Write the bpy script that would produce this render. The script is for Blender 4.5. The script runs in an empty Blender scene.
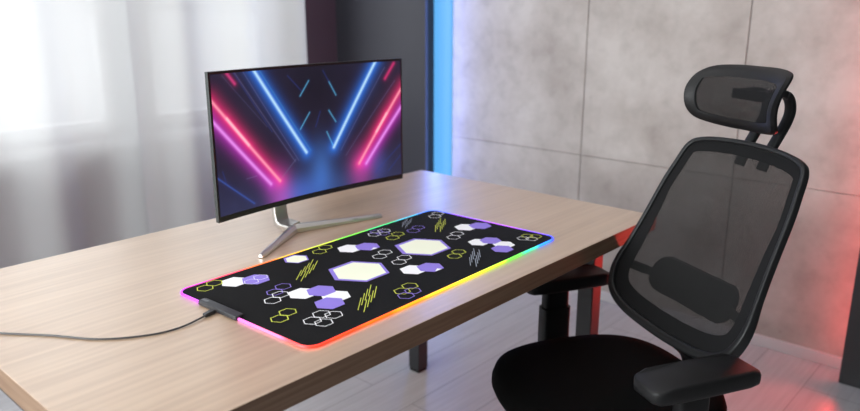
import bpy, bmesh, math, random
import numpy as np
from mathutils import Vector, Matrix
from math import sin, cos, pi, radians

S = bpy.context.scene
COL = S.collection
random.seed(4)

# ------------------------------------------------------------------ camera
cam_data = bpy.data.cameras.new('camera')
cam = bpy.data.objects.new('camera', cam_data)
COL.objects.link(cam)
S.camera = cam
cam_data.sensor_width = 36.0
cam_data.lens = 728.4 / 860 * 36.0
cam_data.clip_start = 0.02
YAW, PITCH = 0.7317, 0.2633
cam.location = (0, 0, 1.29)
cam.rotation_euler = (pi / 2 - PITCH, 0, YAW - pi / 2)
cam_data.dof.use_dof = True
cam_data.dof.focus_distance = 1.50
cam_data.dof.aperture_fstop = 2.8

# ------------------------------------------------------------------ world, light, exposure
w = bpy.data.worlds.new('world'); S.world = w; w.use_nodes = True
w.node_tree.nodes['Background'].inputs[0].default_value = (0.93, 0.96, 1.0, 1)
w.node_tree.nodes['Background'].inputs[1].default_value = 0.9
S.view_settings.view_transform = 'Standard'
S.view_settings.look = 'None'
S.view_settings.gamma = 1
S.view_settings.use_curve_mapping = False
S.view_settings.exposure = 0.0


def area(name, loc, rot, sx, sy, power, color=(1, 1, 1)):
    l = bpy.data.lights.new(name, 'AREA'); l.shape = 'RECTANGLE'; l.size = sx; l.size_y = sy
    l.energy = power; l.color = color
    o = bpy.data.objects.new(name, l); COL.objects.link(o)
    o.location = loc; o.rotation_euler = rot
    return o


def aim(o, d):
    # long side of the lamp stays vertical
    z = -Vector(d).normalized(); y = Vector((0, 0, 1)); x = y.cross(z).normalized()
    o.rotation_euler = Matrix((x, y, z)).transposed().to_euler()
    return o


# daylight outside the back windows, widened left as added fill (faces into the room, -y)
area('window_daylight', (.4, 3.75, 1.75), (radians(-80), 0, 0), 4.4, 2.0, 92, (0.94, 0.985, 1.0))
area('added_side_fill', (-1.9, 1.6, 1.55), (0, radians(-90), 0), 1.4, 2.2, 130, (0.95, 0.99, 1.0))  # added fill from the left, out of view, coming in by a made-up window
# soft fill from overhead, added to lift the room
area('ceiling_fill_light', (1.1, 1.0, 2.58), (0, 0, 0), 1.6, 1.6, 12, (1.0, 0.98, 0.95))


# ------------------------------------------------------------------ helpers
def srgb(r, g, b):
    def f(c):
        c /= 255.0
        return c / 12.92 if c <= 0.04045 else ((c + 0.055) / 1.055) ** 2.4
    return (f(r), f(g), f(b), 1.0)


def mat(name, color, rough=0.5, metal=0.0, emit=None, estr=1.0, sheen=0.0, spec=0.5):
    m = bpy.data.materials.new(name); m.use_nodes = True
    b = m.node_tree.nodes['Principled BSDF']
    b.inputs['Base Color'].default_value = color
    b.inputs['Roughness'].default_value = rough
    b.inputs['Metallic'].default_value = metal
    b.inputs['Specular IOR Level'].default_value = spec
    if sheen:
        b.inputs['Sheen Weight'].default_value = sheen
    if emit:
        b.inputs['Emission Color'].default_value = emit
        b.inputs['Emission Strength'].default_value = estr
    return m


def nd(m, t, **kw):
    n = m.node_tree.nodes.new(t)
    for k, v in kw.items():
        setattr(n, k, v)
    return n


def noise_color(m, c1, c2, scale=(1, 1, 1), nscale=5, detail=4, rough=0.5, bump=0.0, bscale=None, lo=0.35, hi=0.65):
    """object-space noise blended between two colours, optional bump"""
    nt = m.node_tree; b = nt.nodes['Principled BSDF']
    tc = nd(m, 'ShaderNodeTexCoord'); mp = nd(m, 'ShaderNodeMapping')
    mp.inputs['Scale'].default_value = scale
    nz = nd(m, 'ShaderNodeTexNoise'); nz.inputs['Scale'].default_value = nscale
    nz.inputs['Detail'].default_value = detail; nz.inputs['Roughness'].default_value = rough
    cr = nd(m, 'ShaderNodeValToRGB')
    cr.color_ramp.elements[0].color = c1; cr.color_ramp.elements[1].color = c2
    cr.color_ramp.elements[0].position = lo; cr.color_ramp.elements[1].position = hi
    nt.links.new(tc.outputs['Object'], mp.inputs[0]); nt.links.new(mp.outputs[0], nz.inputs['Vector'])
    nt.links.new(nz.outputs['Fac'], cr.inputs[0]); nt.links.new(cr.outputs[0], b.inputs['Base Color'])
    if bump:
        bp = nd(m, 'ShaderNodeBump'); bp.inputs['Strength'].default_value = bump
        bp.inputs['Distance'].default_value = 0.002
        src = nz
        if bscale:
            src = nd(m, 'ShaderNodeTexNoise'); src.inputs['Scale'].default_value = bscale
            src.inputs['Detail'].default_value = 3
            nt.links.new(mp.outputs[0], src.inputs['Vector'])
        nt.links.new(src.outputs['Fac'], bp.inputs['Height']); nt.links.new(bp.outputs[0], b.inputs['Normal'])
    return cr


def obj(name, bm, m, parent=None, smooth=True, bevel=0.0, auto=35):
    me = bpy.data.meshes.new(name)
    bmesh.ops.recalc_face_normals(bm, faces=bm.faces)
    bm.to_mesh(me); bm.free()
    ms = m if isinstance(m, (list, tuple)) else [m]
    for x in ms:
        me.materials.append(x)
    o = bpy.data.objects.new(name, me); COL.objects.link(o)
    if bevel:
        md = o.modifiers.new('bevel', 'BEVEL'); md.width = bevel; md.segments = 3
        md.limit_method = 'ANGLE'; md.angle_limit = radians(40)
    if smooth:
        me.polygons.foreach_set('use_smooth', [True] * len(me.polygons))
        if auto:
            me.set_sharp_from_angle(angle=radians(auto))
    if parent:
        o.parent = parent
    return o


def thing(name, label, cat, loc=(0, 0, 0), rotz=0, group=None):
    o = bpy.data.objects.new(name, None); COL.objects.link(o)
    o.location = loc; o.rotation_euler = (0, 0, rotz); o.empty_display_size = 0.05
    return tag(o, label, cat, group)


def tag(o, label, cat, group=None):
    o['label'] = label; o['category'] = cat
    if group:
        o['group'] = group
    return o


def struct(name, bm, m, label=None, bevel=0.0, smooth=False):
    o = obj(name, bm, m, smooth=smooth, bevel=bevel); o['kind'] = 'structure'
    if label:
        o['label'] = label; o['category'] = name.split('_')[0]
    return o


def box(bm, x0, x1, y0, y1, z0, z1, M=None, mi=0):
    vs = [bm.verts.new((x, y, z)) for x in (x0, x1) for y in (y0, y1) for z in (z0, z1)]
    if M is not None:
        for v in vs:
            v.co = M @ v.co
    for q in ((0, 1, 3, 2), (4, 6, 7, 5), (0, 4, 5, 1), (2, 3, 7, 6), (0, 2, 6, 4), (1, 5, 7, 3)):
        f = bm.faces.new([vs[i] for i in q]); f.material_index = mi
    return bm


def B(*a, **k):
    return box(bmesh.new(), *a, **k)


def catmull(pts, n=8, closed=False):
    P = [Vector(p) for p in pts]; out = []; N = len(P)
    rng = N if closed else N - 1
    for i in range(rng):
        if closed:
            a, b, c, d = P[(i - 1) % N], P[i], P[(i + 1) % N], P[(i + 2) % N]
        else:
            a, b, c, d = P[max(i - 1, 0)], P[i], P[i + 1], P[min(i + 2, N - 1)]
        for k in range(n):
            t = k / n
            out.append(0.5 * ((2 * b) + (-a + c) * t + (2 * a - 5 * b + 4 * c - d) * t * t + (-a + 3 * b - 3 * c + d) * t ** 3))
    if not closed:
        out.append(P[-1].copy())
    return out


def sweep(bm, path, prof, closed=False, up=Vector((0, 0, 1)), cap=True, scales=None, ups=None):
    """sweep a closed 2d profile (side, up) along a path"""
    N = len(path); rings = []
    for i, p in enumerate(path):
        if closed:
            t = path[(i + 1) % N] - path[(i - 1) % N]
        else:
            t = path[min(i + 1, N - 1)] - path[max(i - 1, 0)]
        t.normalize()
        u0 = ups[i] if ups else up
        s = t.cross(u0)
        if s.length < 1e-5:
            s = t.cross(Vector((1, 0.01, 0)))
        s.normalize(); u = s.cross(t).normalized()
        k = scales[i] if scales else (1, 1)
        rings.append([bm.verts.new(p + s * (a * k[0]) + u * (b * k[1])) for a, b in prof])
    M = len(prof)
    for i in range(N if closed else N - 1):
        A, C = rings[i], rings[(i + 1) % N]
        for j in range(M):
            bm.faces.new((A[j], A[(j + 1) % M], C[(j + 1) % M], C[j]))
    if cap and not closed:
        bm.faces.new(rings[0]); bm.faces.new(rings[-1][::-1])
    return bm


def circ(r, n=12, ry=None):
    ry = ry or r
    return [(r * cos(2 * pi * k / n), ry * sin(2 * pi * k / n)) for k in range(n)]


def rrect(w_, h_, r, n=4):
    """rounded rectangle outline, centred, half sizes w_,h_"""
    o = []
    for cx, cy, a0 in ((w_ - r, h_ - r, 0), (-w_ + r, h_ - r, 90), (-w_ + r, -h_ + r, 180), (w_ - r, -h_ + r, 270)):
        for k in range(n + 1):
            a = radians(a0 + 90 * k / n)
            o.append((cx + r * cos(a), cy + r * sin(a)))
    return o


def tube(path, r, n=12, closed=False, bm=None, ry=None):
    return sweep(bm or bmesh.new(), [Vector(p) for p in path], circ(r, n, ry), closed)


def prism(bm, outline, z0, z1, M=None, mi=0):
    a = [bm.verts.new((x, y, z0)) for x, y in outline]; b = [bm.verts.new((x, y, z1)) for x, y in outline]
    if M is not None:
        for v in a + b:
            v.co = M @ v.co
    n = len(outline)
    f = bm.faces.new(a[::-1]); f.material_index = mi
    f = bm.faces.new(b); f.material_index = mi
    for i in range(n):
        f = bm.faces.new((a[i], a[(i + 1) % n], b[(i + 1) % n], b[i])); f.material_index = mi
    return bm


def grid(bm, nu, nv, fn, mi=0):
    V = [[bm.verts.new(fn(i / nu, j / nv)) for j in range(nv + 1)] for i in range(nu + 1)]
    for i in range(nu):
        for j in range(nv):
            f = bm.faces.new((V[i][j], V[i + 1][j], V[i + 1][j + 1], V[i][j + 1])); f.material_index = mi
    return V


def attr_emission(m, attr, strength, rough=0.4, base=(0.01, 0.01, 0.01, 1)):
    b = m.node_tree.nodes['Principled BSDF']
    a = nd(m, 'ShaderNodeAttribute'); a.attribute_name = attr
    m.node_tree.links.new(a.outputs['Color'], b.inputs['Emission Color'])
    b.inputs['Emission Strength'].default_value = strength
    b.inputs['Base Color'].default_value = base; b.inputs['Roughness'].default_value = rough


# ------------------------------------------------------------------ room
X1, Y1, X0, Y0, H = 2.85, 3.20, -1.7, -1.7, 2.6

m_floor = mat('floor_planks', srgb(170, 165, 165), 0.38)
nt = m_floor.node_tree; bsdf = nt.nodes['Principled BSDF']
tc = nd(m_floor, 'ShaderNodeTexCoord')
br = nd(m_floor, 'ShaderNodeTexBrick')
br.inputs['Color1'].default_value = srgb(200, 199, 200); br.inputs['Color2'].default_value = srgb(194, 193, 195)
br.inputs['Mortar'].default_value = srgb(168, 166, 168); br.inputs['Scale'].default_value = 1.0
br.inputs['Mortar Size'].default_value = 0.0025; br.inputs['Brick Width'].default_value = 1.6
br.inputs['Row Height'].default_value = 0.19; br.offset = 0.37
nz = nd(m_floor, 'ShaderNodeTexNoise'); mp = nd(m_floor, 'ShaderNodeMapping')
mp.inputs['Scale'].default_value = (1.5, 22, 1); nz.inputs['Scale'].default_value = 3; nz.inputs['Detail'].default_value = 6
mx = nd(m_floor, 'ShaderNodeMix', data_type='RGBA', blend_type='MULTIPLY'); mx.inputs[0].default_value = 0.35
nt.links.new(tc.outputs['Object'], br.inputs['Vector']); nt.links.new(tc.outputs['Object'], mp.inputs[0])
nt.links.new(mp.outputs[0], nz.inputs['Vector']); nt.links.new(br.outputs['Color'], mx.inputs[6])
nt.links.new(nz.outputs['Fac'], mx.inputs[7]); nt.links.new(mx.outputs[2], bsdf.inputs['Base Color'])
struct('floor', B(X0 - .1, X1 + .1, Y0 - .1, Y1 + .1, -0.05, 0), m_floor, 'pale grey wood plank floor')

m_ceil = mat('ceiling_paint', srgb(225, 225, 225), 0.9)
struct('ceiling', B(X0 - .1, X1 + .1, Y0 - .1, Y1 + .1, H, H + .05), m_ceil)
m_paint = mat('grey_paint', srgb(95, 94, 97), 0.9)
bm = bmesh.new()
LW = (0.5, 2.7, .85, 2.25)  # opening for the added side window
box(bm, X0 - .12, X0, Y0, Y1, 0, LW[2]); box(bm, X0 - .12, X0, Y0, Y1, LW[3], H)
box(bm, X0 - .12, X0, Y0, LW[0], LW[2], LW[3]); box(bm, X0 - .12, X0, LW[1], Y1, LW[2], LW[3])
struct('wall_left', bm, m_paint)
struct('wall_front', B(X0 - .1, X1 + .1, Y0 - .1, Y0, 0, H), m_paint)

# concrete wall: big cast panels with seams
m_conc = mat('concrete', srgb(160, 152, 148), 0.75)
nt = m_conc.node_tree; bsdf = nt.nodes['Principled BSDF']
tc = nd(m_conc, 'ShaderNodeTexCoord')
n1 = nd(m_conc, 'ShaderNodeTexNoise'); n1.inputs['Scale'].default_value = 3.2; n1.inputs['Detail'].default_value = 5
n1.inputs['Roughness'].default_value = 0.62
c1 = nd(m_conc, 'ShaderNodeValToRGB')
c1.color_ramp.elements[0].position = 0.34; c1.color_ramp.elements[0].color = srgb(168, 159, 153)
c1.color_ramp.elements[1].position = 0.64; c1.color_ramp.elements[1].color = srgb(194, 187, 182)
n2 = nd(m_conc, 'ShaderNodeTexNoise'); n2.inputs['Scale'].default_value = 14; n2.inputs['Detail'].default_value = 6
c2 = nd(m_conc, 'ShaderNodeValToRGB')
c2.color_ramp.elements[0].position = 0.30; c2.color_ramp.elements[0].color = (0.74, 0.73, 0.72, 1)
c2.color_ramp.elements[1].position = 0.52; c2.color_ramp.elements[1].color = (1, 1, 1, 1)
vo = nd(m_conc, 'ShaderNodeTexVoronoi'); vo.inputs['Scale'].default_value = 7
c3 = nd(m_conc, 'ShaderNodeValToRGB')
c3.color_ramp.elements[0].position = 0.03; c3.color_ramp.elements[0].color = (0.62, 0.6, 0.58, 1)
c3.color_ramp.elements[1].position = 0.07; c3.color_ramp.elements[1].color = (1, 1, 1, 1)
ma = nd(m_conc, 'ShaderNodeMix', data_type='RGBA', blend_type='MULTIPLY'); ma.inputs[0].default_value = 0.45
mb = nd(m_conc, 'ShaderNodeMix', data_type='RGBA', blend_type='MULTIPLY'); mb.inputs[0].default_value = 0.25
L = nt.links.new
for n_ in (n1, n2, vo):
    L(tc.outputs['Object'], n_.inputs['Vector'])
L(n1.outputs['Fac'], c1.inputs[0]); L(n2.outputs['Fac'], c2.inputs[0]); L(vo.outputs['Distance'], c3.inputs[0])
L(c1.outputs[0], ma.inputs[6]); L(c2.outputs[0], ma.inputs[7]); L(ma.outputs[2], mb.inputs[6]); L(c3.outputs[0], mb.inputs[7])
L(mb.outputs[2], bsdf.inputs['Base Color'])
bp = nd(m_conc, 'ShaderNodeBump'); bp.inputs['Strength'].default_value = 0.25; bp.inputs['Distance'].default_value = 0.004
L(n2.outputs['Fac'], bp.inputs['Height']); L(bp.outputs[0], bsdf.inputs['Normal'])
m_seam = mat('seam_filler', srgb(140, 132, 128), 0.9)
bm = bmesh.new()
box(bm, X1 + .006, X1 + .1, Y0, Y1 + .1, 0, H, mi=1)
ys = [Y0, -1.06, -.38, .30, .972, 1.648, Y1 + .1]
zs = [0, .656, 1.90, H]
g = .002
for a, b in zip(ys[:-1], ys[1:]):
    for c, d in zip(zs[:-1], zs[1:]):
        box(bm, X1, X1 + .02, a + g, b - g, c + g * .6, d - g * .6)
struct('wall_right', bm, [m_conc, m_seam], 'grey cast concrete panel wall with seams', bevel=0.0015)

# window wall (plum paint) with openings, the leftmost two added for light
m_plum = mat('plum_paint', srgb(92, 74, 90), 0.85)
WZ0, WZ1 = 0.76, 2.25
wx = [(-1.30, -0.38), (-0.30, 0.62), (0.70, 1.50), (1.64, 2.34)]  # first two are out of view, added to throw daylight onto the concrete
bm = bmesh.new()
yb = Y1 + .16
box(bm, X0 - .1, X1, Y1, yb, 0, WZ0)
box(bm, X0 - .1, X1, Y1, yb, WZ1, H)
xs = [X0 - .1] + [v for p in wx for v in p] + [X1]
for k in range(0, len(xs), 2):
    box(bm, xs[k], xs[k + 1], Y1, yb, WZ0, WZ1)
struct('wall_back', bm, m_plum, 'dark plum painted wall around the windows')
m_frame = mat('window_frame_white', srgb(205, 205, 205), 0.45)
m_glass = bpy.data.materials.new('window_glass'); m_glass.use_nodes = True
nt = m_glass.node_tree; nt.nodes.remove(nt.nodes['Principled BSDF'])
tr = nd(m_glass, 'ShaderNodeBsdfTransparent'); gl = nd(m_glass, 'ShaderNodeBsdfGlossy'); gl.inputs['Roughness'].default_value = 0.02
mxs = nd(m_glass, 'ShaderNodeMixShader'); mxs.inputs[0].default_value = 0.05
nt.links.new(tr.outputs[0], mxs.inputs[1]); nt.links.new(gl.outputs[0], mxs.inputs[2])
nt.links.new(mxs.outputs[0], nt.nodes['Material Output'].inputs[0])
for k, (a, b) in enumerate(wx):
    bm = bmesh.new(); f = .05
    y0, y1 = Y1 + .05, Y1 + .11
    box(bm, a, b, y0, y1, WZ0, WZ0 + f); box(bm, a, b, y0, y1, WZ1 - f, WZ1)
    box(bm, a, a + f, y0, y1, WZ0 + f, WZ1 - f); box(bm, b - f, b, y0, y1, WZ0 + f, WZ1 - f)
    box(bm, a + f, b - f, y0 + .01, y1 - .01, 1.28, 1.32)
    o = struct(f'window_{k + 1}', bm, m_frame, bevel=.003)
    p = obj('glass_pane', B(a + f, b - f, Y1 + .078, Y1 + .084, WZ0 + f, WZ1 - f), m_glass, o, smooth=False)
bm = bmesh.new(); f = .05  # unseen side window, put in to admit the fill from the left
box(bm, X0 - .09, X0 - .04, LW[0], LW[1], LW[2], LW[2] + f); box(bm, X0 - .09, X0 - .04, LW[0], LW[1], LW[3] - f, LW[3])
for y_ in (LW[0], (LW[0] + LW[1]) / 2 - f / 2, LW[1] - f):
    box(bm, X0 - .09, X0 - .04, y_, y_ + f, LW[2] + f, LW[3] - f)
struct('window_5', bm, m_frame, bevel=.003)
m_sill = mat('sill_white', srgb(225, 225, 226), 0.4)
struct('trim_1', B(-1.4, 2.42, Y1 - .06, Y1, .70, .735), m_sill, 'white window sill', bevel=.004)

m_base = mat('baseboard_white', srgb(200, 196, 198), 0.5)
struct('baseboard_right', B(X1 - .012, X1, .0, 2.54, 0, .045), m_base, 'thin pale baseboard', bevel=.003)
struct('baseboard_back', B(X0, 2.76, Y1 - .012, Y1, 0, .045), m_base, bevel=.003)

# dark wall panels beside the concrete, with LED bars at their edges
m_dark = mat('dark_panel', srgb(58, 58, 66), 0.55)
struct('trim_2', B(2.775, X1, 2.523, Y1, 0, H), m_dark, 'dark charcoal wall panel in the corner', bevel=.003)
m_dark2 = mat('dark_panel_right', srgb(62, 64, 66), 0.6)
struct('trim_3', B(2.725, 2.745, -0.9, .485, 0, H), m_dark2, 'dark grey wall panel at the right', bevel=.003)

# LED light bars
m_blue = mat('blue_led', (0, 0, 0, 1), 0.5, emit=srgb(96, 178, 245), estr=1.05)
m_blueb = mat('blue_led_edge', (0, 0, 0, 1), 0.5, emit=(0.03, 0.10, 1.0, 1), estr=8.0)
m_alu = mat('led_channel', srgb(70, 72, 80), 0.4, 0.8)
t = thing('led_light_bar', 'tall glowing blue LED light bar on the concrete wall beside the corner panel', 'light', (X1, 2.464, 0.05))
obj('channel', B(-.012, -.001, -.055, .055, 0, 2.4), m_alu, t, bevel=.001)
bm = bmesh.new()
pr = [(-.0005, -.058), (-.014, -.057), (-.022, -.045), (-.025, 0), (-.024, .03), (-.020, .050), (-.012, .055)]
prism(bm, pr, .005, 2.395)
obj('diffuser', bm, m_blue, t)
aim(area('blue_led_light', (X1 - .10, 2.445, 1.2), (0, 0, 0), .03, 2.2, 3.4, (0.16, 0.27, 1.0)), (.7, -1, 0))
aim(area('blue_led_room_light', (X1 - .045, 2.49, 1.2), (0, 0, 0), .05, 2.2, 3.0, (0.20, 0.32, 1.0)), (-1, -.3, 0))

m_red = mat('red_led', (0, 0, 0, 1), 0.5, emit=(1.0, 0.06, 0.05, 1), estr=13.0)
t = thing('led_light_bar', 'red glowing LED light bar tucked behind the right hand dark panel', 'light', (2.765, .466, 0.05))
obj('channel', B(-.012, .012, -.016, 0, 0, 2.3), m_alu, t, bevel=.001)
prism(bm := bmesh.new(), [(-.012, 0), (-.009, .007), (0, .010), (.009, .007), (.012, 0)], .005, 2.295)
obj('diffuser', bm, m_red, t)
aim(area('red_led_light', (2.715, .497, .40), (0, 0, 0), .015, .60, 2.6, (1.0, 0.05, 0.04)), (-1, .38, 0)).data.spread = radians(110)

# unseen panel on the ceiling, added to go with the overhead fill
t = thing('added_fill_panel', 'unseen square white panel added on the ceiling for the overhead fill light', 'light', (1.1, 1.0, H))
obj('frame', B(-.82, .82, -.82, .82, -.015, 0), m_frame, t, bevel=.003)

# ------------------------------------------------------------------ curtains
m_cur = bpy.data.materials.new('sheer_curtain'); m_cur.use_nodes = True
nt = m_cur.node_tree; nt.nodes.remove(nt.nodes['Principled BSDF'])
d_ = nd(m_cur, 'ShaderNodeBsdfDiffuse'); d_.inputs[0].default_value = (0.78, 0.78, 0.78, 1)
tl = nd(m_cur, 'ShaderNodeBsdfTranslucent'); tl.inputs[0].default_value = (0.66, 0.67, 0.67, 1)
tp = nd(m_cur, 'ShaderNodeBsdfTransparent')
a1 = nd(m_cur, 'ShaderNodeMixShader'); a1.inputs[0].default_value = 0.5
a2 = nd(m_cur, 'ShaderNodeMixShader'); a2.inputs[0].default_value = 0.13
nt.links.new(d_.outputs[0], a1.inputs[1]); nt.links.new(tl.outputs[0], a1.inputs[2])
nt.links.new(a1.outputs[0], a2.inputs[1]); nt.links.new(tp.outputs[0], a2.inputs[2])
nt.links.new(a2.outputs[0], nt.nodes['Material Output'].inputs[0])


def curtain(x0, x1, y, seed, label):
    rnd = random.Random(seed)
    ph = [rnd.uniform(0, 6.28) for _ in range(5)]

    def fn(u, v):
        x = x0 + (x1 - x0) * u; z = .03 + v * 2.42
        sq = 1 - .05 * (1 - v) * 0
        s = x + .05 * sin(2.1 * x + ph[0]) + .02 * (1 - v) * sin(5 * x + ph[4])
        a = .015 + .008 * (1 - v)
        yy = y + a * 1.5 * sin(2 * pi * s / .34 + ph[1]) + .25 * a * sin(2 * pi * s / .17 + ph[2] + .6 * v)
        return (x * sq, yy, z)
    bm = bmesh.new(); grid(bm, 260, 24, fn)
    o = obj('sheer_curtain', bm, m_cur, auto=0)
    return tag(o, label, 'curtain', 'sheer curtains')


curtain(-1.50, 1.58, 3.06, 3, 'sheer white curtain at the left, hanging from the rod over the left window')
curtain(1.46, 2.34, 2.95, 8, 'sheer white curtain hanging behind the monitor, next to the plum wall')
t = thing('curtain_rod', 'thin metal curtain rod above the windows', 'curtain rod', (1.0, 3.03, 2.48))
obj('rod', tube([(-1.6, 0, 0), (1.6, 0, 0)], .012), m_alu, t)
for sx in (-1.55, 1.55):
    obj('bracket', B(sx - .01, sx + .01, -.01, .17, -.012, .012), m_alu, t)

# ------------------------------------------------------------------ desk
DX0, DX1, DY0, DY1, DZ = .324, 1.859, .828, 1.711, .74
m_wood = mat('oak_top', srgb(190, 160, 135), 0.33, spec=.9)
nt = m_wood.node_tree; bsdf = nt.nodes['Principled BSDF']; bsdf.inputs['Coat Weight'].default_value = .8; bsdf.inputs['Coat IOR'].default_value = 1.8; bsdf.inputs['Coat Roughness'].default_value = .3; L = nt.links.new
tc = nd(m_wood, 'ShaderNodeTexCoord'); mp = nd(m_wood, 'ShaderNodeMapping'); mp.inputs['Scale'].default_value = (0.8, 14.0, 14.0)
n1 = nd(m_wood, 'ShaderNodeTexNoise'); n1.inputs['Scale'].default_value = 2.2; n1.inputs['Detail'].default_value = 8
n1.inputs['Roughness'].default_value = 0.6; n1.inputs['Distortion'].default_value = 0.6
wv = nd(m_wood, 'ShaderNodeTexWave', wave_type='BANDS', bands_direction='Y')
wv.inputs['Scale'].default_value = 1.1; wv.inputs['Distortion'].default_value = 9; wv.inputs['Detail'].default_value = 4
wv.inputs['Detail Scale'].default_value = 1.2
mixf = nd(m_wood, 'ShaderNodeMix', data_type='FLOAT'); mixf.inputs[0].default_value = 0.12
cr = nd(m_wood, 'ShaderNodeValToRGB')
cr.color_ramp.elements[0].position = 0.30; cr.color_ramp.elements[0].color = srgb(180, 150, 124)
cr.color_ramp.elements[1].position = 0.70; cr.color_ramp.elements[1].color = srgb(203, 175, 148)
L(tc.outputs['Object'], mp.inputs[0]); L(mp.outputs[0], n1.inputs['Vector']); L(mp.outputs[0], wv.inputs['Vector'])
L(n1.outputs['Fac'], mixf.inputs[2]); L(wv.outputs['Fac'], mixf.inputs[3]); L(mixf.outputs[0], cr.inputs[0])
L(cr.outputs[0], bsdf.inputs['Base Color'])
n3 = nd(m_wood, 'ShaderNodeTexNoise'); n3.inputs['Scale'].default_value = 9
mp3 = nd(m_wood, 'ShaderNodeMapping'); mp3.inputs['Scale'].default_value = (1, 30, 30)
L(tc.outputs['Object'], mp3.inputs[0]); L(mp3.outputs[0], n3.inputs['Vector'])
bp = nd(m_wood, 'ShaderNodeBump'); bp.inputs['Strength'].default_value = 0.12; bp.inputs['Distance'].default_value = 0.001
L(n3.outputs['Fac'], bp.inputs['Height']); L(bp.outputs[0], bsdf.inputs['Normal'])

m_black = mat('black_metal', srgb(38, 38, 40), 0.45)
desk = thing('desk', 'long oak-topped desk on dark square metal legs holding the monitor', 'desk', ((DX0 + DX1) / 2, (DY0 + DY1) / 2, 0))
cx, cy = desk.location.x, desk.location.y
hx, hy = (DX1 - DX0) / 2, (DY1 - DY0) / 2
m_edge = mat('edge_veneer', srgb(140, 112, 90), 0.5)
noise_color(m_edge, srgb(128, 100, 78), srgb(150, 122, 98), scale=(1.2, 1.2, 30), nscale=4, detail=5)
bm = B(-hx, hx, -hy, hy, DZ - .042, DZ)
bm.faces.ensure_lookup_table(); bm.normal_update()
for f in bm.faces:
    f.material_index = 0 if len({round(v.co.z, 4) for v in f.verts}) == 1 else 1
obj('desktop', bm, [m_wood, m_edge], desk, bevel=.0015)
legs = [(1.795, 1.67), (1.795, .985), (.36, 1.67), (.36, .985)]
for lx, ly in legs:
    lg = obj('leg', B(lx - cx - .025, lx - cx + .025, ly - cy - .025, ly - cy + .025, .012, .675), m_black, desk, bevel=.003)
    obj('foot_cap', B(lx - cx - .022, lx - cx + .022, ly - cy - .022, ly - cy + .022, 0, .012), mat('rubber', srgb(20, 20, 20), .8), lg)
bm = bmesh.new()
for lx in (1.795, .36):
    box(bm, lx - cx - .025, lx - cx + .025, .96 - cy, 1.695 - cy, .675, DZ - .042)
box(bm, .385 - cx, 1.77 - cx, 1.645 - cy, 1.685 - cy, .655, DZ - .0421)
obj('frame', bm, m_black, desk, bevel=.002)

# ------------------------------------------------------------------ mouse pad
PL, PW, PR_ = .805, .4045, .027
DU = -.005
ROT = .0347
pad = thing('desk_mat', 'black hexagon-patterned desk mat with a glowing rainbow edge', 'desk mat', (.6890, .8885, DZ), ROT)
m_pad = mat('pad_cloth', srgb(20, 20, 22), 0.9, spec=.2)
noise_color(m_pad, srgb(15, 15, 16), srgb(21, 21, 22), nscale=900, detail=1, bump=.2)
PC = {'purple': mat('print_purple', srgb(146, 126, 222), .8), 'white': mat('print_white', srgb(250, 250, 252), .8),
      'cream': mat('print_cream', srgb(250, 253, 228), .8), 'yellow': mat('print_yellow', srgb(214, 222, 84), .8),
      'grey': mat('print_grey', srgb(150, 158, 170), .8)}
keys = list(PC)
bm = bmesh.new()
ins = .003
ol = [(x + PL / 2, y + PW / 2) for x, y in rrect(PL / 2 - ins, PW / 2 - ins, PR_ - ins, 8)]
prism(bm, ol, .0005, .0040)
zc = [.0041]


def flat(pts, key, dz=.00004):
    zc[0] += dz
    f = bm.faces.new([bm.verts.new((x + DU, y, zc[0])) for x, y in pts]); f.material_index = 1 + keys.index(key)


def hexpts(u, v, r, rot=0):
    return [(u + r * cos(rot + k * pi / 3), v + r * .96 * sin(rot + k * pi / 3)) for k in range(6)]


def hexf(u, v, r, key):
    flat(hexpts(u, v, r), key)


def hexo(u, v, r, key, wd=.0022):
    a = hexpts(u, v, r); b = hexpts(u, v, r - wd); zc[0] += .00004
    A = [bm.verts.new((x + DU, y, zc[0])) for x, y in a]; Bv = [bm.verts.new((x + DU, y, zc[0])) for x, y in b]
    for k in range(6):
        f = bm.faces.new((A[k], A[(k + 1) % 6], Bv[(k + 1) % 6], Bv[k])); f.material_index = 1 + keys.index(key)


def stroke(u, v, du, dv, key, wd=.0016):
    l = math.hypot(du, dv); nx, ny = -dv / l * wd / 2, du / l * wd / 2
    flat([(u + nx, v + ny), (u + du + nx, v + dv + ny), (u + du - nx, v + dv - ny), (u - nx, v - ny)], key)


def hatch(p0, p1, q0, q1, key, n=4, wd=.0014, sl=(.62, .0)):
    """two chains of short overlapping strokes, each chain running p0 -> p1 and q0 -> q1"""
    for a, b in ((p0, p1), (q0, q1)):
        a = Vector(a); b = Vector(b)
        sv = Vector((b - a).normalized()) * sl[0] * (b - a).length / n * 2.2
        c_, s_ = cos(radians(sl[1])), sin(radians(sl[1])); sv = Vector((sv.x * c_ - sv.y * s_, sv.x * s_ + sv.y * c_))
        for k in range(n):
            st = a + (b - sv - a) * (k / (n - 1)); stroke(st.x, st.y, sv.x, sv.y, key, wd)


R1, RO = .0315, .0185
# big hexagons
for (u, v, r) in ((.3225, .2045, .070), (.5375, .207, .070)):
    hexf(u, v, r, 'purple'); hexf(u + .001, v - .001, r - .009, 'cream')
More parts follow.
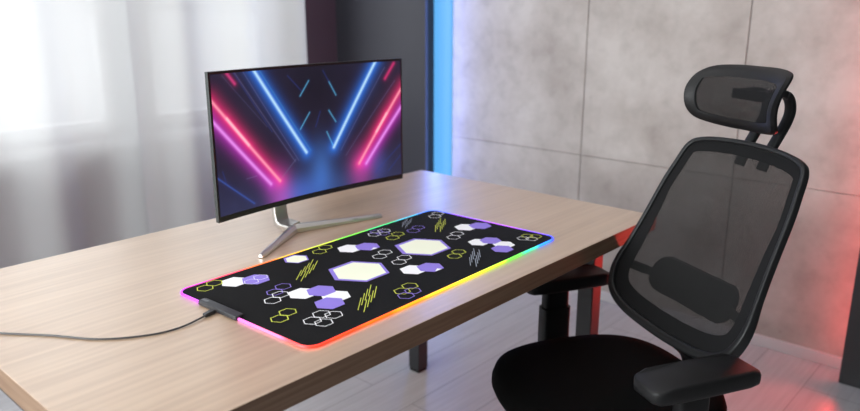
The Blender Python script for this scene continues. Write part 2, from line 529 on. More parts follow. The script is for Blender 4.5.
# filled pairs / clusters
hexf(.112, .356, .030, 'white'); hexf(.149, .334, R1, 'purple'); hexo(.1350, .330, .0165, 'white', .0014); hexo(.1635, .337, .0165, 'white', .0014)
hexf(.287, .3693, .031, 'purple'); hexf(.287, .368, .0265, 'cream')
hexf(.4167, .3297, R1, 'white'); hexf(.454, .3084, R1, 'purple')
flat([(.440, .283), (.458, .292), (.462, .2815)], 'white')
hexf(.7312, .2248, R1, 'white'); hexf(.7656, .2046, R1, 'purple')
hexf(.404, .119, R1, 'white'); hexf(.4388, .1008, R1, 'purple')
flat([(.425, .0755), (.443, .085), (.447, .0745)], 'white')
hexf(.1600, .1975, R1, 'white'); hexf(.1925, .137, R1, 'white'); hexf(.1925, .180, R1, 'purple'); hexf(.1600, .1195, R1, 'purple')
r = .028
hexf(.6500, .1235, r, 'white'); hexf(.6735, .067, r, 'white'); hexf(.679, .110, r, 'purple'); hexf(.6440, .0515, r, 'purple')
# outlined pairs
for (u, v, k) in ((.0510, .3700, 'yellow'), (.0795, .3800, 'yellow'), (.3539, .3659, 'yellow'), (.3840, .3790, 'yellow'),
                  (.5332, .3620, 'white'), (.5511, .3720, 'purple'), (.5700, .3640, 'white'), (.553, .351, 'purple'),
                  (.541, .3074, 'yellow'), (.5720, .3180, 'yellow'), (.618, .3067, 'purple'), (.6480, .3160, 'purple'),
                  (.7560, .3500, 'white'), (.7830, .3610, 'white'), (.6400, .1940, 'white'), (.6690, .2050, 'white'),
                  (.4180, .2340, 'white'), (.4480, .2450, 'white'), (.4180, .1740, 'white'), (.4480, .1850, 'white'),
                  (.529, .1040, 'yellow'), (.5590, .1150, 'yellow'), (.1569, .2547, 'purple'), (.1264, .2430, 'purple'),
                  (.1259, .2248, 'white'), (.0965, .2120, 'white'), (.0791, .1453, 'yellow'), (.0500, .1330, 'yellow')):
    hexo(u, v, RO, k)
for (u, v, k) in ((.3242, .0588, 'yellow'), (.2930, .052, 'yellow'), (.3080, .0365, 'purple'), (.2800, .0300, 'purple'),
                  (.1130, .0900, 'white'), (.1250, .0700, 'white'), (.0820, .0800, 'white'), (.0900, .0580, 'white')):
    hexo(u, v, RO, k, .0020)
for (u, v, k) in ((.7400, .0560, 'white'), (.7640, .0590, 'yellow'), (.7500, .0370, 'white'), (.7740, .0400, 'yellow')):
    hexo(u, v, .0160, k, .0020)
hatch((0.1684, 0.0506), (0.2770, 0.1229), (0.1689, 0.0356), (0.2775, 0.1079), 'yellow', wd=0.0015, sl=(.84, 6))
hatch((0.1967, 0.2608), (0.3042, 0.3311), (0.1972, 0.2468), (0.3037, 0.3161), 'yellow', wd=0.0014, sl=(.84, 6))
hatch((0.6428, 0.2543), (0.7472, 0.3227), (0.6514, 0.2450), (0.7487, 0.3087), 'yellow', wd=0.0014, sl=(.84, 6))
hatch((0.6199, 0.3462), (0.6967, 0.3965), (0.6164, 0.3323), (0.6972, 0.3825), 'grey', wd=0.0013, sl=(.84, 6))
hatch((0.4970, 0.0342), (0.5953, 0.0989), (0.4995, 0.0201), (0.5968, 0.0848), 'grey', wd=0.0018, sl=(.84, 6))
sf = obj('mat_surface', bm, [m_pad] + [PC[k] for k in keys], pad, smooth=False)

# glowing edge: colour runs round the perimeter
PS = (.805 / .827, .4045 / .408)
C = [((0, .408), (176, 60, 225)), ((0, .33), (210, 80, 235)), ((0, .19), (255, 110, 215)), ((0, .10), (255, 120, 170)), ((0, .03), (255, 80, 80)),
     ((.02, 0), (255, 50, 30)), ((.08, 0), (255, 60, 22)), ((.17, 0), (255, 90, 15)), ((.26, 0), (255, 140, 20)),
     ((.36, 0), (255, 185, 40)), ((.46, 0), (250, 225, 50)), ((.56, 0), (190, 240, 50)), ((.63, 0), (100, 235, 70)),
     ((.70, 0), (60, 215, 160)), ((.76, 0), (40, 130, 255)), ((.827, 0), (60, 70, 255)), ((.827, .06), (120, 70, 240)),
     ((.827, .16), (175, 80, 235)), ((.827, .30), (150, 80, 240)), ((.827, .38), (80, 100, 235)), ((.80, .408), (60, 120, 235)),
     ((.72, .408), (50, 170, 200)), ((.62, .408), (50, 200, 120)), ((.50, .408), (100, 205, 60)), ((.40, .408), (190, 205, 60)),
     ((.30, .408), (235, 180, 50)), ((.22, .408), (250, 110, 40)), ((.12, .408), (245, 60, 90)), ((.04, .408), (215, 55, 170))]


def ring_col(x, y):
    ws = 0; c = Vector((0, 0, 0))
    for (a, b), q in C:
        a *= PS[0]; b *= PS[1]
        wt = 1 / ((a - x) ** 2 + (b - y) ** 2 + 1e-5) ** 2
        ws += wt; c += Vector(srgb(*q)[:3]) * wt
    return c / ws


bm = bmesh.new()
hp = rrect(PL / 2 - .001, PW / 2 - .001, PR_, 8)
path = []
for i in range(len(hp)):
    a = Vector((*hp[i], 0)); b = Vector((*hp[(i + 1) % len(hp)], 0)); n = max(1, int((b - a).length / .008))
    for k in range(n):
        path.append(a.lerp(b, k / n) + Vector((PL / 2, PW / 2, .0027)))
sweep(bm, path, circ(.0027, 10, .0024), closed=True)
m_ring = mat('rgb_edge', (0, 0, 0, 1), .4)
attr_emission(m_ring, 'glow', 2.5)
edge = obj('light_edge', bm, m_ring, pad)
ca = edge.data.color_attributes.new('glow', 'FLOAT_COLOR', 'POINT')
for i, v in enumerate(edge.data.vertices):
    c = ring_col(v.co.x, v.co.y); ca.data[i].color = (c.x, c.y, c.z, 1)

# controller on the short edge + plug
m_ctrl = mat('controller_plastic', srgb(46, 47, 50), 0.4)
bm = bmesh.new()
M = Matrix.Translation((.0035, .256, 0))
prism(bm, rrect(.0095, .061, .004, 3), 0.0005, .0095, M)
ctl = obj('controller', bm, m_ctrl, pad, bevel=.002)
bm = bmesh.new()
prism(bm, rrect(.0035, .010, .003, 3), .0095, .0100, Matrix.Translation((.004, .305, 0)))
obj('button', bm, mat('button_grey', srgb(90, 92, 96), .3), ctl)

# cable
m_cable = mat('cable_black', srgb(66, 64, 64), 0.45)
cable = thing('usb_cable', 'thin dark cable running from the desk mat controller off the left of the desk', 'cable', (.672, 1.146, DZ))
o = cable.location
pts = [(.662, 1.145, .745), (.648, 1.140, .744), (.595, 1.131, .7425), (.542, 1.143, .742), (.476, 1.191, .742), (.425, 1.27, .742), (.37, 1.345, .742),
       (.335, 1.405, .743), (.318, 1.425, .738), (.308, 1.43, .69), (.300, 1.44, .55), (.27, 1.46, .30), (.23, 1.5, .08), (.17, 1.56, .004), (.0, 1.7, .003), (-.2, 2.0, .003)]
obj('cord', tube(catmull([Vector(p) - o for p in pts], 10), .0018, 8), m_cable, cable)
bm = bmesh.new()
Mx = Matrix.Translation(Vector((.660, 1.144, .7447)) - o) @ Matrix.Rotation(radians(14), 4, 'Z')
prism(bm, [(-.013, -.0045), (.011, -.006), (.011, .006), (-.013, .0045)], -.0035, .0035, Mx)
obj('plug', bm, m_ctrl, cable, bevel=.0015)

# ------------------------------------------------------------------ monitor
MX0, MX1, MZ0, MZ1 = .874, 1.492, .812, 1.157
mcx = (MX0 + MX1) / 2; half = (MX1 - MX0) / 2; RC = 2.1
mon = thing('monitor', 'curved black monitor showing neon light beams, on a chrome V-shaped stand', 'monitor', (mcx, 1.50, DZ), radians(0.6))
yc = 1.466 - 1.50      # front surface at the middle; the wings come forward
sag = lambda x: yc - (RC - math.sqrt(RC * RC - x * x))
z0, z1 = MZ0 - DZ, MZ1 - DZ
m_shell = mat('monitor_shell', srgb(30, 31, 32), 0.35)
m_side = mat('monitor_side', srgb(58, 62, 61), 0.45)
bm = bmesh.new()
n = 48
prof = lambda x: .012 + .030 * max(0, 1 - (abs(x) / (half * .8)) ** 2)
F = [[bm.verts.new((-half + 2 * half * i / n, sag(-half + 2 * half * i / n), z)) for z in (z0, z1)] for i in range(n + 1)]
Bk = [[bm.verts.new((-half + 2 * half * i / n, sag(-half + 2 * half * i / n) + (prof(-half + 2 * half * i / n) if q in (1, 2) else .012), z))
       for q, z in enumerate((z0, z0 + .05, z1 - .05, z1))] for i in range(n + 1)]
for i in range(n):
    bm.faces.new((F[i][0], F[i + 1][0], F[i + 1][1], F[i][1]))
    for q in range(3):
        bm.faces.new((Bk[i][q], Bk[i][q + 1], Bk[i + 1][q + 1], Bk[i + 1][q]))
    bm.faces.new((F[i][0], Bk[i][0], Bk[i + 1][0], F[i + 1][0])); bm.faces.new((F[i][1], F[i + 1][1], Bk[i + 1][3], Bk[i][3]))
for i in (0, n):
    f = bm.faces.new((F[i][0], F[i][1], Bk[i][3], Bk[i][2], Bk[i][1], Bk[i][0])); f.material_index = 1
obj('housing', bm, [m_shell, m_side], mon, auto=30, bevel=.0012)

# the picture on the screen
NU, NV = 380, 216
bz, bzb = .006, .014
us = np.linspace(0, 1, NU + 1); vs = np.linspace(0, 1, NV + 1)
U, V = np.meshgrid(us, vs, indexing='ij')
asp = 1.78
img = np.zeros(U.shape + (3,))


def lin(c):
    return np.array(srgb(*c)[:3])


base_ = lin((40, 37, 58)); dark = lin((24, 24, 36)); low = lin((52, 54, 88))
img[:] = base_
k = np.exp(-(((U - .52) / .22) ** 2 + ((V - .85) / .45) ** 2))[..., None]; img = img * (1 - k * .8) + dark * k * .8
k = np.clip(1 - V / .35, 0, 1)[..., None] * .8; img = img * (1 - k) + low * k
rg = np.random.RandomState(3)
for _ in range(40):
    a, b, s = rg.rand(), rg.rand(), .03 + .07 * rg.rand()
    img *= (1 + .12 * (rg.rand() - .5) * 2 * np.exp(-(((U - a) * asp) ** 2 + (V - b) ** 2) / s ** 2))[..., None]


def segd(a, b):
    ax, ay, bx, by = a[0] * asp, a[1], b[0] * asp, b[1]
    px, py = U * asp - ax, V - ay; dx, dy = bx - ax, by - ay
    t_ = np.clip((px * dx + py * dy) / (dx * dx + dy * dy), 0, 1)
    return np.hypot(px - t_ * dx, py - t_ * dy)


def beam(a, b, core, glow, w_=.008, gw=.03, gs=.5, cs=1.0):
    global img
    d = segd(a, b)
    img = img + (np.exp(-(d / gw) ** 1.3) * gs)[..., None] * lin(glow)
    kk = (np.exp(-(d / w_) ** 2) * cs)[..., None]
    img = img * (1 - np.clip(kk, 0, 1)) + lin(core) * kk


def patch(c, s, col, st):
    global img
    img = img + (np.exp(-(((U - c[0]) / s[0]) ** 2 + ((V - c[1]) / s[1]) ** 2)) * st)[..., None] * lin(col)


# light pooled in the picture's own floor
patch((.535, .19), (.055, .20), (50, 110, 190), .55); patch((.50, .02), (.17, .16), (40, 90, 160), .55)
patch((.31, .03), (.06, .20), (190, 50, 160), .55); patch((.76, .10), (.06, .17), (190, 50, 150), .5)
patch((.40, .02), (.10, .12), (60, 90, 190), .45); patch((.86, .12), (.05, .14), (60, 80, 170), .35)


blue = ((185, 228, 255), (20, 95, 190)); pink = ((255, 150, 170), (200, 25, 85)); mag = ((235, 140, 240), (150, 30, 150))
grey = ((92, 90, 128), (30, 30, 60)); tb = ((80, 150, 190), (20, 50, 90)); nb = ((40, 60, 130), (15, 20, 60))
beam((0.395, 0.281), (0.082, 1.081), *grey, .004, .012, .3, .55); beam((0.414, 0.284), (0.138, 1.047), *grey, .003, .012, .3, .6)
beam((0.307, 0.156), (0.398, 0.297), *grey, .004, .012, .3, .6); beam((0.648, 0.304), (0.908, 0.952), *grey, .004, .012, .3, .5)
beam((0.676, 0.254), (0.966, 0.834), *grey, .003, .012, .3, .5); beam((0.054, 0.987), (0.257, 0.585), *grey, .002, .01, .2, .4)
beam((0.102, 1.016), (0.282, 0.541), *nb, .003, .01, .2, .5); beam((-0.005, 0.288), (0.170, 0.031), (60, 90, 170), (30, 40, 110), .005, .016, .4, .8)
beam((0.040, 0.227), (0.025, 0.321), *nb, .004, .012, .2, .5); beam((0.140, 0.229), (0.191, 0.234), *grey, .003, .01, .2, .6)
beam((0.844, 0.058), (0.997, 0.275), *nb, .004, .014, .3, .6); beam((0.923, 0.054), (0.997, 0.179), *nb, .004, .014, .3, .6)
beam((0.436, 0.782), (0.485, 0.893), *tb, .005, .012, .4); beam((0.594, 0.871), (0.630, 0.760), *tb, .005, .012, .4)
beam((0.430, 0.526), (0.483, 0.647), *tb, .005, .012, .4); beam((0.588, 0.644), (0.625, 0.546), *tb, .005, .012, .4)
beam((0.573, 0.474), (0.604, 0.358), *tb, .005, .012, .4); beam((0.513, 0.528), (0.541, 0.645), *nb, .004, .012, .3, .5)
beam((0.375, 0.945), (0.445, 0.820), *nb, .004, .012, .2, .5); beam((0.594, 0.871), (0.563, 0.962), *nb, .004, .012, .2, .5)
beam((0.457, 0.337), (0.191, 1.048), *blue, .012, .045, 1.5); beam((0.609, 0.339), (0.857, 1.007), *blue, .012, .045, 1.5)
beam((0.480, 0.348), (0.229, 1.015), (60, 120, 190), (15, 60, 120), .005, .02, .3, .7)
beam((0.309, 0.155), (-0.006, 0.830), *pink, .011, .045, 1.2); beam((0.161, 0.473), (0.063, 0.689), (255, 190, 200), pink[1], .009, .03, .5)
beam((0.261, 0.147), (-0.012, 0.699), *mag, .013, .050, 1.2)
beam((0.751, 0.164), (1.013, 0.785), *pink, .011, .045, 1.2); beam((0.855, 0.413), (0.916, 0.561), (255, 190, 200), pink[1], .009, .03, .5)
beam((0.792, 0.153), (1.012, 0.625), *mag, .013, .045, 1.2)
beam((0.065, 1.027), (0.112, 0.923), (200, 60, 120), (140, 20, 80), .011, .022, .5); beam((0.961, 0.981), (0.910, 0.857), (200, 50, 110), (140, 20, 80), .011, .022, .5)
img = np.clip(img, 0, 1.0)

wx0, wx1, wz0, wz1 = -half + bz, half - bz, z0 + bzb, z1 - bz
xs_ = wx0 + (wx1 - wx0) * U; zs_ = wz0 + (wz1 - wz0) * V
ys_ = yc - (RC - np.sqrt(RC * RC - xs_ ** 2)) - .0006
co = np.stack([xs_, ys_, zs_], -1).reshape(-1, 3)
idx = np.arange((NU + 1) * (NV + 1)).reshape(NU + 1, NV + 1)
quads = np.stack([idx[:-1, :-1], idx[1:, :-1], idx[1:, 1:], idx[:-1, 1:]], -1).reshape(-1, 4)
me = bpy.data.meshes.new('display'); me.from_pydata(co.tolist(), [], quads.tolist())
ca = me.color_attributes.new('picture', 'FLOAT_COLOR', 'POINT')
ca.data.foreach_set('color', np.concatenate([img.reshape(-1, 3), np.ones((co.shape[0], 1))], 1).astype(np.float32).ravel())
m_scr = mat('display', (0.01, 0.01, 0.012, 1), .5, spec=.08); attr_emission(m_scr, 'picture', 1.0, .35)
me.materials.append(m_scr)
o = bpy.data.objects.new('display', me); COL.objects.link(o); o.parent = mon

# stand: neck + two splayed blades
m_chrome = mat('brushed_silver', srgb(205, 202, 198), 0.34, 0.9)
jx, jy = 1.088 - mcx, 1.446 - 1.50
nx_, ny_ = 1.083 - mcx, 1.487 - 1.50


def blade(tip, hj=.012, ht=.012, wj=.010, wt=.016, steps=14):
    """tapering foot with a ridged top from the joint out to the tip"""
    bm = bmesh.new(); j = Vector((jx, jy, 0)); tp_ = Vector((tip[0] - mcx, tip[1] - 1.50, 0))
    d = (tp_ - j).normalized(); s = Vector((-d.y, d.x, 0)); rings = []
    st = j - d * .012
    for i in range(steps + 1):
        t_ = i / steps; p = st.lerp(tp_, t_)
        h_ = hj * (1 - t_) ** 1.3 + ht; w_ = wj * (1 - t_) ** 2 + wt
        lift = .0
        if i == steps:
            w_ *= .75; h_ *= .85
        rings.append([bm.verts.new(p + s * a + Vector((0, 0, z))) for a, z in
                      ((-w_ / 2, .0008), (-w_ / 2, h_ * .55), (-w_ * .18, h_), (w_ * .18, h_), (w_ / 2, h_ * .55), (w_ / 2, .0008))])
    for a, b in zip(rings[:-1], rings[1:]):
        for k in range(6):
            bm.faces.new((a[k], a[(k + 1) % 6], b[(k + 1) % 6], b[k]))
    bm.faces.new(rings[0]); bm.faces.new(rings[-1][::-1])
    return bm


obj('stand_foot', blade((.912, 1.343)), m_chrome, mon, bevel=.0015)
obj('stand_foot', blade((1.336, 1.378)), m_chrome, mon, bevel=.0015)
bm = bmesh.new()
npath = [Vector((jx, jy - .006, .016)), Vector((jx - .002, jy + .012, .017)), Vector((nx_, ny_ - .006, .020)), Vector((nx_, ny_ + .004, .035)), Vector((nx_, ny_ + .010, .09)), Vector((nx_, ny_ + .018, .20)), Vector((nx_, ny_ + .018, .25))]
sweep(bm, catmull(npath, 6), rrect(.020, .009, .004, 3), up=Vector((0, 1, -.6)).normalized())
obj('stand_neck', bm, m_chrome, mon)
bm = bmesh.new(); prism(bm, rrect(.05, .05, .01, 4), 0, .018, Matrix.Translation((nx_, ny_ + .012, .22)) @ Matrix.Rotation(radians(90), 4, 'X'))
obj('mount_plate', bm, m_shell, mon)

# ------------------------------------------------------------------ office chair
CX, CY, CYAW = 1.375, .718, .486
chair = thing('office_chair', 'black mesh office chair with headrest and armrests, pulled up to the desk', 'chair', (CX, CY, 0), pi - CYAW)
# local frame: +x = forward, +y = the side nearer to the camera (right), z up ; "la" below is the far side (-y)
m_plast = mat('black_plastic', srgb(22, 22, 23), 0.5, spec=.35)
m_plast2 = mat('frame_plastic', srgb(28, 29, 30), 0.4, spec=.4)
m_fab = mat('seat_fabric', srgb(10, 10, 10), 0.95, spec=.08)
noise_color(m_fab, srgb(7, 7, 7), srgb(11, 11, 11), nscale=500, detail=2, bump=.3)
m_band = mat('mesh_border', srgb(22, 22, 23), 0.85, spec=.2)


def mesh_material(name, col, freq, open_):
    m = bpy.data.materials.new(name); m.use_nodes = True; nt = m.node_tree; L = nt.links.new
    b = nt.nodes['Principled BSDF']; b.inputs['Base Color'].default_value = col; b.inputs['Roughness'].default_value = .8; b.inputs['Specular IOR Level'].default_value = .15
    tc = nd(m, 'ShaderNodeTexCoord'); sep = nd(m, 'ShaderNodeSeparateXYZ'); L(tc.outputs['Object'], sep.inputs[0])
    prod = None
    for ax, fr in (('Y', freq), ('Z', freq)):
        a = nd(m, 'ShaderNodeMath', operation='MULTIPLY'); a.inputs[1].default_value = fr; L(sep.outputs[ax], a.inputs[0])
        s = nd(m, 'ShaderNodeMath', operation='SINE'); L(a.outputs[0], s.inputs[0])
        ab = nd(m, 'ShaderNodeMath', operation='ABSOLUTE'); L(s.outputs[0], ab.inputs[0])
        if prod is None:
            prod = ab
        else:
            mn = nd(m, 'ShaderNodeMath', operation='MINIMUM'); L(prod.outputs[0], mn.inputs[0]); L(ab.outputs[0], mn.inputs[1]); prod = mn
    gt = nd(m, 'ShaderNodeMath', operation='LESS_THAN'); gt.inputs[1].default_value = open_; L(prod.outputs[0], gt.inputs[0])
    L(gt.outputs[0], b.inputs['Alpha'])
    return m


m_mesh = mesh_material('back_mesh', srgb(33, 33, 33), 1500, .79)
m_mesh2 = mesh_material('headrest_mesh', srgb(24, 24, 25), 1600, .88)

BS = .454


def bsurf(la, z, k=.6):
    """the reclined, side-wrapped surface of the backrest in chair space"""
    back = .241 + BS * (z - .7) - k * la * la
    return Vector((-back, -la, z))


halfpts = [(0, .992), (.09, .989), (.150, .981), (.177, .964), (.189, .92), (.199, .87), (.209, .78), (.220, .71), (.227, .67),
           (.224, .635), (.206, .600), (.165, .575), (.10, .560), (0, .553)]
full = halfpts + [(-a, z) for a, z in halfpts[-2:0:-1]]
loop2 = catmull([(a, z, 0) for a, z in full], 6, closed=True)
path = [bsurf(p.x, p.y) for p in loop2]
N = len(path)


def wz(z):
    pts = halfpts[::-1]
    for (a0, b0), (a1, b1) in zip(pts[:-1], pts[1:]):
        if b0 <= z <= b1:
            return a0 + (a1 - a0) * (z - b0) / (b1 - b0)
    return 0.0


bn = Vector((-1, 0, 0)).cross(Vector((0, 1, 0)))
nrm = []
for p in loop2:
    e = 1e-3
    a = bsurf(p.x + e, p.y) - bsurf(p.x - e, p.y); b = bsurf(p.x, p.y + e) - bsurf(p.x, p.y - e)
    nrm.append(a.cross(b).normalized())
bm = bmesh.new()
scl = []
for p in loop2:
    t_ = max(0, min(1, (.72 - p.y) / .16))
    scl.append((1 + 1.0 * t_, 1 + 1.0 * t_))
sweep(bm, path, rrect(.0055, .008, .003, 3), closed=True, ups=nrm, scales=scl)
back = obj('backrest_frame', bm, m_plast2, chair)


def inset(p, d):
    c = Vector((0, .76)); q = Vector((p.x, p.y)); i = loop2.index(p)
    a = loop2[(i + 1) % N] - loop2[(i - 1) % N]; n_ = Vector((a.y, -a.x)).normalized()
    if n_.dot(c - q) < 0:
        n_ = -n_
    return q + n_ * d


# dark woven border band, wider towards the bottom
bm = bmesh.new(); A = []; Bv = []
inner = []
for p in loop2:
    t_ = max(0, min(1, (.86 - p.y) / .2)); d = .028 + .018 * t_
    q = inset(p, d); inner.append(q)
    A.append(bm.verts.new(bsurf(p.x, p.y) + Vector((.003, 0, 0)))); Bv.append(bm.verts.new(bsurf(q.x, q.y) + Vector((.003, 0, 0))))
for i in range(N):
    bm.faces.new((A[i], A[(i + 1) % N], Bv[(i + 1) % N], Bv[i]))
obj('mesh_border', bm, m_band, chair)

# mesh sheet: rings shrinking to the middle, following the surface
bm = bmesh.new()
cen = Vector((0, .76)); prev = None
for k in range(13):
    f_ = 1 - k / 13
    ring = []
    for q in inner:
        r_ = cen + (q - cen) * (f_ * .999 + .03 * (k == 0)); ring.append(bm.verts.new(bsurf(r_.x, r_.y) + Vector((.0015, 0, 0))))
    if prev:
        for i in range(N):
            bm.faces.new((prev[i], prev[(i + 1) % N], ring[(i + 1) % N], ring[i]))
    prev = ring
cv = bm.verts.new(bsurf(0, .76) + Vector((.0015, 0, 0)))
for i in range(N):
    bm.faces.new((prev[i], prev[(i + 1) % N], cv))
obj('backrest_mesh', bm, m_mesh, chair)

# lumbar support behind the mesh
bm = bmesh.new()


def lum(u, v, off):
    a = u * .150; z = .664 + v * .050
    return bsurf(a, z, .7) + Vector((-.018 - off, 0, 0))


ring_o = []
for off in (0, .012):
    ring_o.append([bm.verts.new(lum(x / .150, y / .05, off)) for x, y in rrect(.138, .040, .036, 6)])
n_ = len(ring_o[0])
for i in range(n_):
    bm.faces.new((ring_o[0][i], ring_o[0][(i + 1) % n_], ring_o[1][(i + 1) % n_], ring_o[1][i]))
for rr_ in ring_o:
    c_ = bm.verts.new(sum((v.co for v in rr_), Vector()) / n_ + Vector((-.006, 0, 0)))
    for i in range(n_):
        bm.faces.new((rr_[i], rr_[(i + 1) % n_], c_))
lb = obj('lumbar_support', bm, mat('lumbar_plastic', srgb(8, 8, 8), .6), chair)
for q in (-1, 1):
    bm = bmesh.new()
    sweep(bm, [bsurf(a * q, .660, .7) + Vector((-.018, 0, 0)) for a in (.212, .18, .14)], rrect(.006, .011, .003, 2))
    obj('lumbar_bracket', bm, m_plast, lb)
for a in (-.045, -.015, .02, .05):
    bm = bmesh.new(); box(bm, 0, .002, -.003, .003, -.022, .022, Matrix.Translation(bsurf(a, .667, .7) + Vector((-.018, 0, 0))))
    obj('rib', bm, m_plast, lb)

# headrest
HB, HZ = .316, 1.096


def hsurf(la, z):
    t_ = (z - HZ)
    back = HB + 8.0 * t_ * t_ + .12 * t_ - 1.8 * la * la
    return Vector((-back, -la, z))


hout = [(0, .071), (.06, .071), (.115, .067), (.141, .054), (.149, .026), (.147, -.008), (.139, -.040), (.118, -.058), (.06, -.067), (0, -.068)]
hf = hout + [(-a, b) for a, b in hout[-2:0:-1]]
hl = catmull([(a * .935, b * 1.02, 0) for a, b in hf], 5, closed=True)
HN = len(hl)


def hin(i, d):
    a = hl[(i + 1) % HN] - hl[(i - 1) % HN]; n_ = Vector((a.y, -a.x)).normalized(); q = Vector((hl[i].x, hl[i].y))
    if n_.dot(-q) < 0:
        n_ = -n_
    return q + n_ * d


bm = bmesh.new()
rings = []
for d, off in ((0, -.002), (.004, .007), (.018, .008), (.026, .004), (.026, -.002), (.014, -.010), (.002, -.010)):
    rings.append([bm.verts.new(hsurf(*((lambda q: (q.x, HZ + q.y))(hin(i, d)))) + Vector((off, 0, 0))) for i in range(HN)])
for a, b in zip(rings, rings[1:] + rings[:1]):
    for i in range(HN):
        bm.faces.new((a[i], a[(i + 1) % HN], b[(i + 1) % HN], b[i]))
hr = obj('headrest', bm, m_plast, chair)
bm = bmesh.new(); prev = None
for k in range(8):
    f_ = 1 - k / 8
    ring = []
    for i in range(HN):
        q = hin(i, .022) * f_; ring.append(bm.verts.new(hsurf(q.x, HZ + q.y) + Vector((.002, 0, 0))))
    if prev:
        for i in range(HN):
            bm.faces.new((prev[i], prev[(i + 1) % HN], ring[(i + 1) % HN], ring[i]))
    prev = ring
cv = bm.verts.new(hsurf(0, HZ) + Vector((.002, 0, 0)))
for i in range(HN):
    bm.faces.new((prev[i], prev[(i + 1) % HN], cv))
obj('headrest_mesh', bm, m_mesh2, hr)
# two arched arms from the frame up behind the headrest
for la in (-.034, .034):
    pb = bsurf(la, .94)
    pth = [pb + Vector((-.020, 0, 0)), bsurf(la, .985) + Vector((-.020, 0, 0)), Vector((-.425, -la, 1.045)), Vector((-.432, -la, 1.078)),
           Vector((-.418, -la, 1.105)), Vector((-.385, -la, 1.112)), Vector((-.345, -la, 1.105))]
    bm = bmesh.new(); sweep(bm, catmull(pth, 6), rrect(.012, .008, .005, 3), up=Vector((1, 0, 0.3)))
    obj('headrest_arm', bm, m_plast2, chair)
bm = bmesh.new(); box(bm, -.350, -.336, -.046, .046, 1.095, 1.118)
obj('headrest_bracket', bm, m_plast, chair, bevel=.004)

# seat
bm = bmesh.new()


def seat_ring(sc_, z, xs=0):
    o = []
    for k in range(64):
        a = 2 * pi * k / 64; c_, s_ = cos(a), sin(a); e = 2 / 3.2
        x = math.copysign(abs(c_) ** e, c_) * .225 * sc_; y = math.copysign(abs(s_) ** e, s_) * .236 * sc_
        wf = 1 - .10 * max(0, -x / .225)
        zz = z
        if x > .12:
            zz -= .9 * (x - .12) ** 2 * (1 if z > .43 else .3)
        o.append(bm.verts.new((x * 1.06 - .022 + xs, y * wf, zz + .10 * (y * y) * (z > .45))))
    return o


rs = [seat_ring(s_, z) for s_, z in ((.90, .405), (.97, .412), (1.0, .430), (1.0, .448), (.975, .463), (.93, .471), (.8, .4735), (.6, .472), (.4, .470), (.2, .469))]
for a, b in zip(rs[:-1], rs[1:]):
    for i in range(64):
        bm.faces.new((a[i], a[(i + 1) % 64], b[(i + 1) % 64], b[i]))
bm.faces.new(rs[0][::-1]); bm.faces.new(rs[-1])
obj('seat', bm, m_fab, chair, auto=60)
bm = bmesh.new(); prism(bm, [(x - .035, y) for x, y in rrect(.19, .20, .05, 5)], .385, .410)
obj('seat_pan', bm, m_plast, chair, bevel=.006)
bm = bmesh.new(); prism(bm, [(x - .05, y) for x, y in rrect(.11, .07, .02, 4)], .335, .390)
mech = obj('tilt_mechanism', bm, m_plast, chair, bevel=.006)
obj('tilt_lever', tube([(.0, .06, .36), (.01, .20, .365), (.012, .25, .36)], .006), m_plast, mech)

# spine: from the mechanism back and up to the backrest
bm = bmesh.new()
sp = [Vector((-.12, 0, .365)), Vector((-.22, 0, .375)), Vector((-.27, 0, .42)), Vector((-.262, 0, .48)), Vector((-.225, 0, .520)), Vector((-.196, 0, .552)), Vector((-.190, 0, .566))]
pth = catmull(sp, 6)
sweep(bm, pth, rrect(.032, .013, .008, 3), up=Vector((1, 0, .2)))
obj('back_support', bm, m_plast, chair)

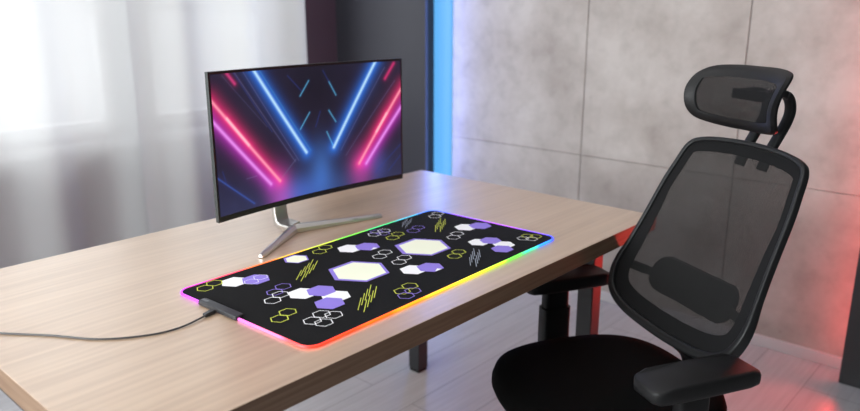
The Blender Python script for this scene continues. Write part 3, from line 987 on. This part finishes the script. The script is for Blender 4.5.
# armrests
for sgn, c_, hz, nm in ((-1, -.075, .622, 'far'), (1, -.028, .630, 'near')):
    yA = sgn * .283
    M = Matrix.Translation((c_, yA, 0))
    bm = bmesh.new()
    out = [(.125, -.028), (.116, -.041), (.09, -.045), (0, -.046), (-.09, -.045), (-.112, -.040), (-.121, -.028), (-.121, .028), (-.112, .040), (-.09, .045), (0, .046), (.09, .045), (.116, .041), (.125, .028)]
    lv = []
    for s_, z in ((.90, -.032), (.97, -.029), (1.0, -.022), (1.0, -.004), (.97, .001), (.90, .003)):
        lv.append([bm.verts.new(M @ Vector((x * (1 - (1 - s_) * .35), y * s_, hz + z - .010 * max(0, abs(x) - .09) / .04 * (z > -.02)))) for x, y in out])
    for a, b in zip(lv[:-1], lv[1:]):
        for i in range(len(out)):
            bm.faces.new((a[i], a[(i + 1) % len(out)], b[(i + 1) % len(out)], b[i]))
    bm.faces.new(lv[0][::-1]); bm.faces.new(lv[-1])
    arm = obj('armrest', bm, m_plast, chair, auto=50)
    bm = bmesh.new()
    prism(bm, [(x + c_ * .6, y + yA) for x, y in rrect(.036, .016, .012, 4)], .50, hz - .028)
    obj('upper_post', bm, m_plast, arm)
    bm = bmesh.new()
    ap = catmull([Vector((c_ * .6, yA, .535)), Vector((c_ * .6, yA, .44)), Vector((c_ * .6, yA * .96, .395)), Vector((c_ * .6, yA * .82, .375)), Vector((c_ * .6, yA * .45, .375))], 6)
    sweep(bm, ap, rrect(.040, .021, .012, 4), up=Vector((0, 1, 0.001)))
    obj('lower_post', bm, m_plast, arm)

# gas lift, star base, casters
lift = obj('gas_lift', tube([(-.05, 0, .34), (-.05, 0, .20)], .016, 20), m_alu, chair)
obj('lift_sleeve', tube([(-.05, 0, .255), (-.05, 0, .075)], .028, 20), m_plast, chair)
for k in range(5):
    a = 2 * pi * k / 5 + .35; d = Vector((cos(a), sin(a), 0)); c0 = Vector((-.05, 0, 0))
    bm = bmesh.new()
    sweep(bm, catmull([c0 + d * .015 + Vector((0, 0, .105)), c0 + d * .15 + Vector((0, 0, .098)), c0 + d * .29 + Vector((0, 0, .075))], 5),
          rrect(.022, .014, .008, 3), scales=[(1.2 - .045 * i, 1.2 - .045 * i) for i in range(11)])
    lg = obj('base_leg', bm, m_plast, chair)
    bm = bmesh.new(); side = Vector((-d.y, d.x, 0)); wc = c0 + d * .285 + Vector((0, 0, .0275))
    for q in (-1, 1):
        tube([wc + side * q * .008, wc + side * q * .024], .0265, 18, bm=bm)
    tube([wc + side * -.01, wc + side * .01], .008, 8, bm=bm)
    tube([wc, wc + Vector((0, 0, .045))], .006, 8, bm=bm)
    obj('caster', bm, m_plast, lg)
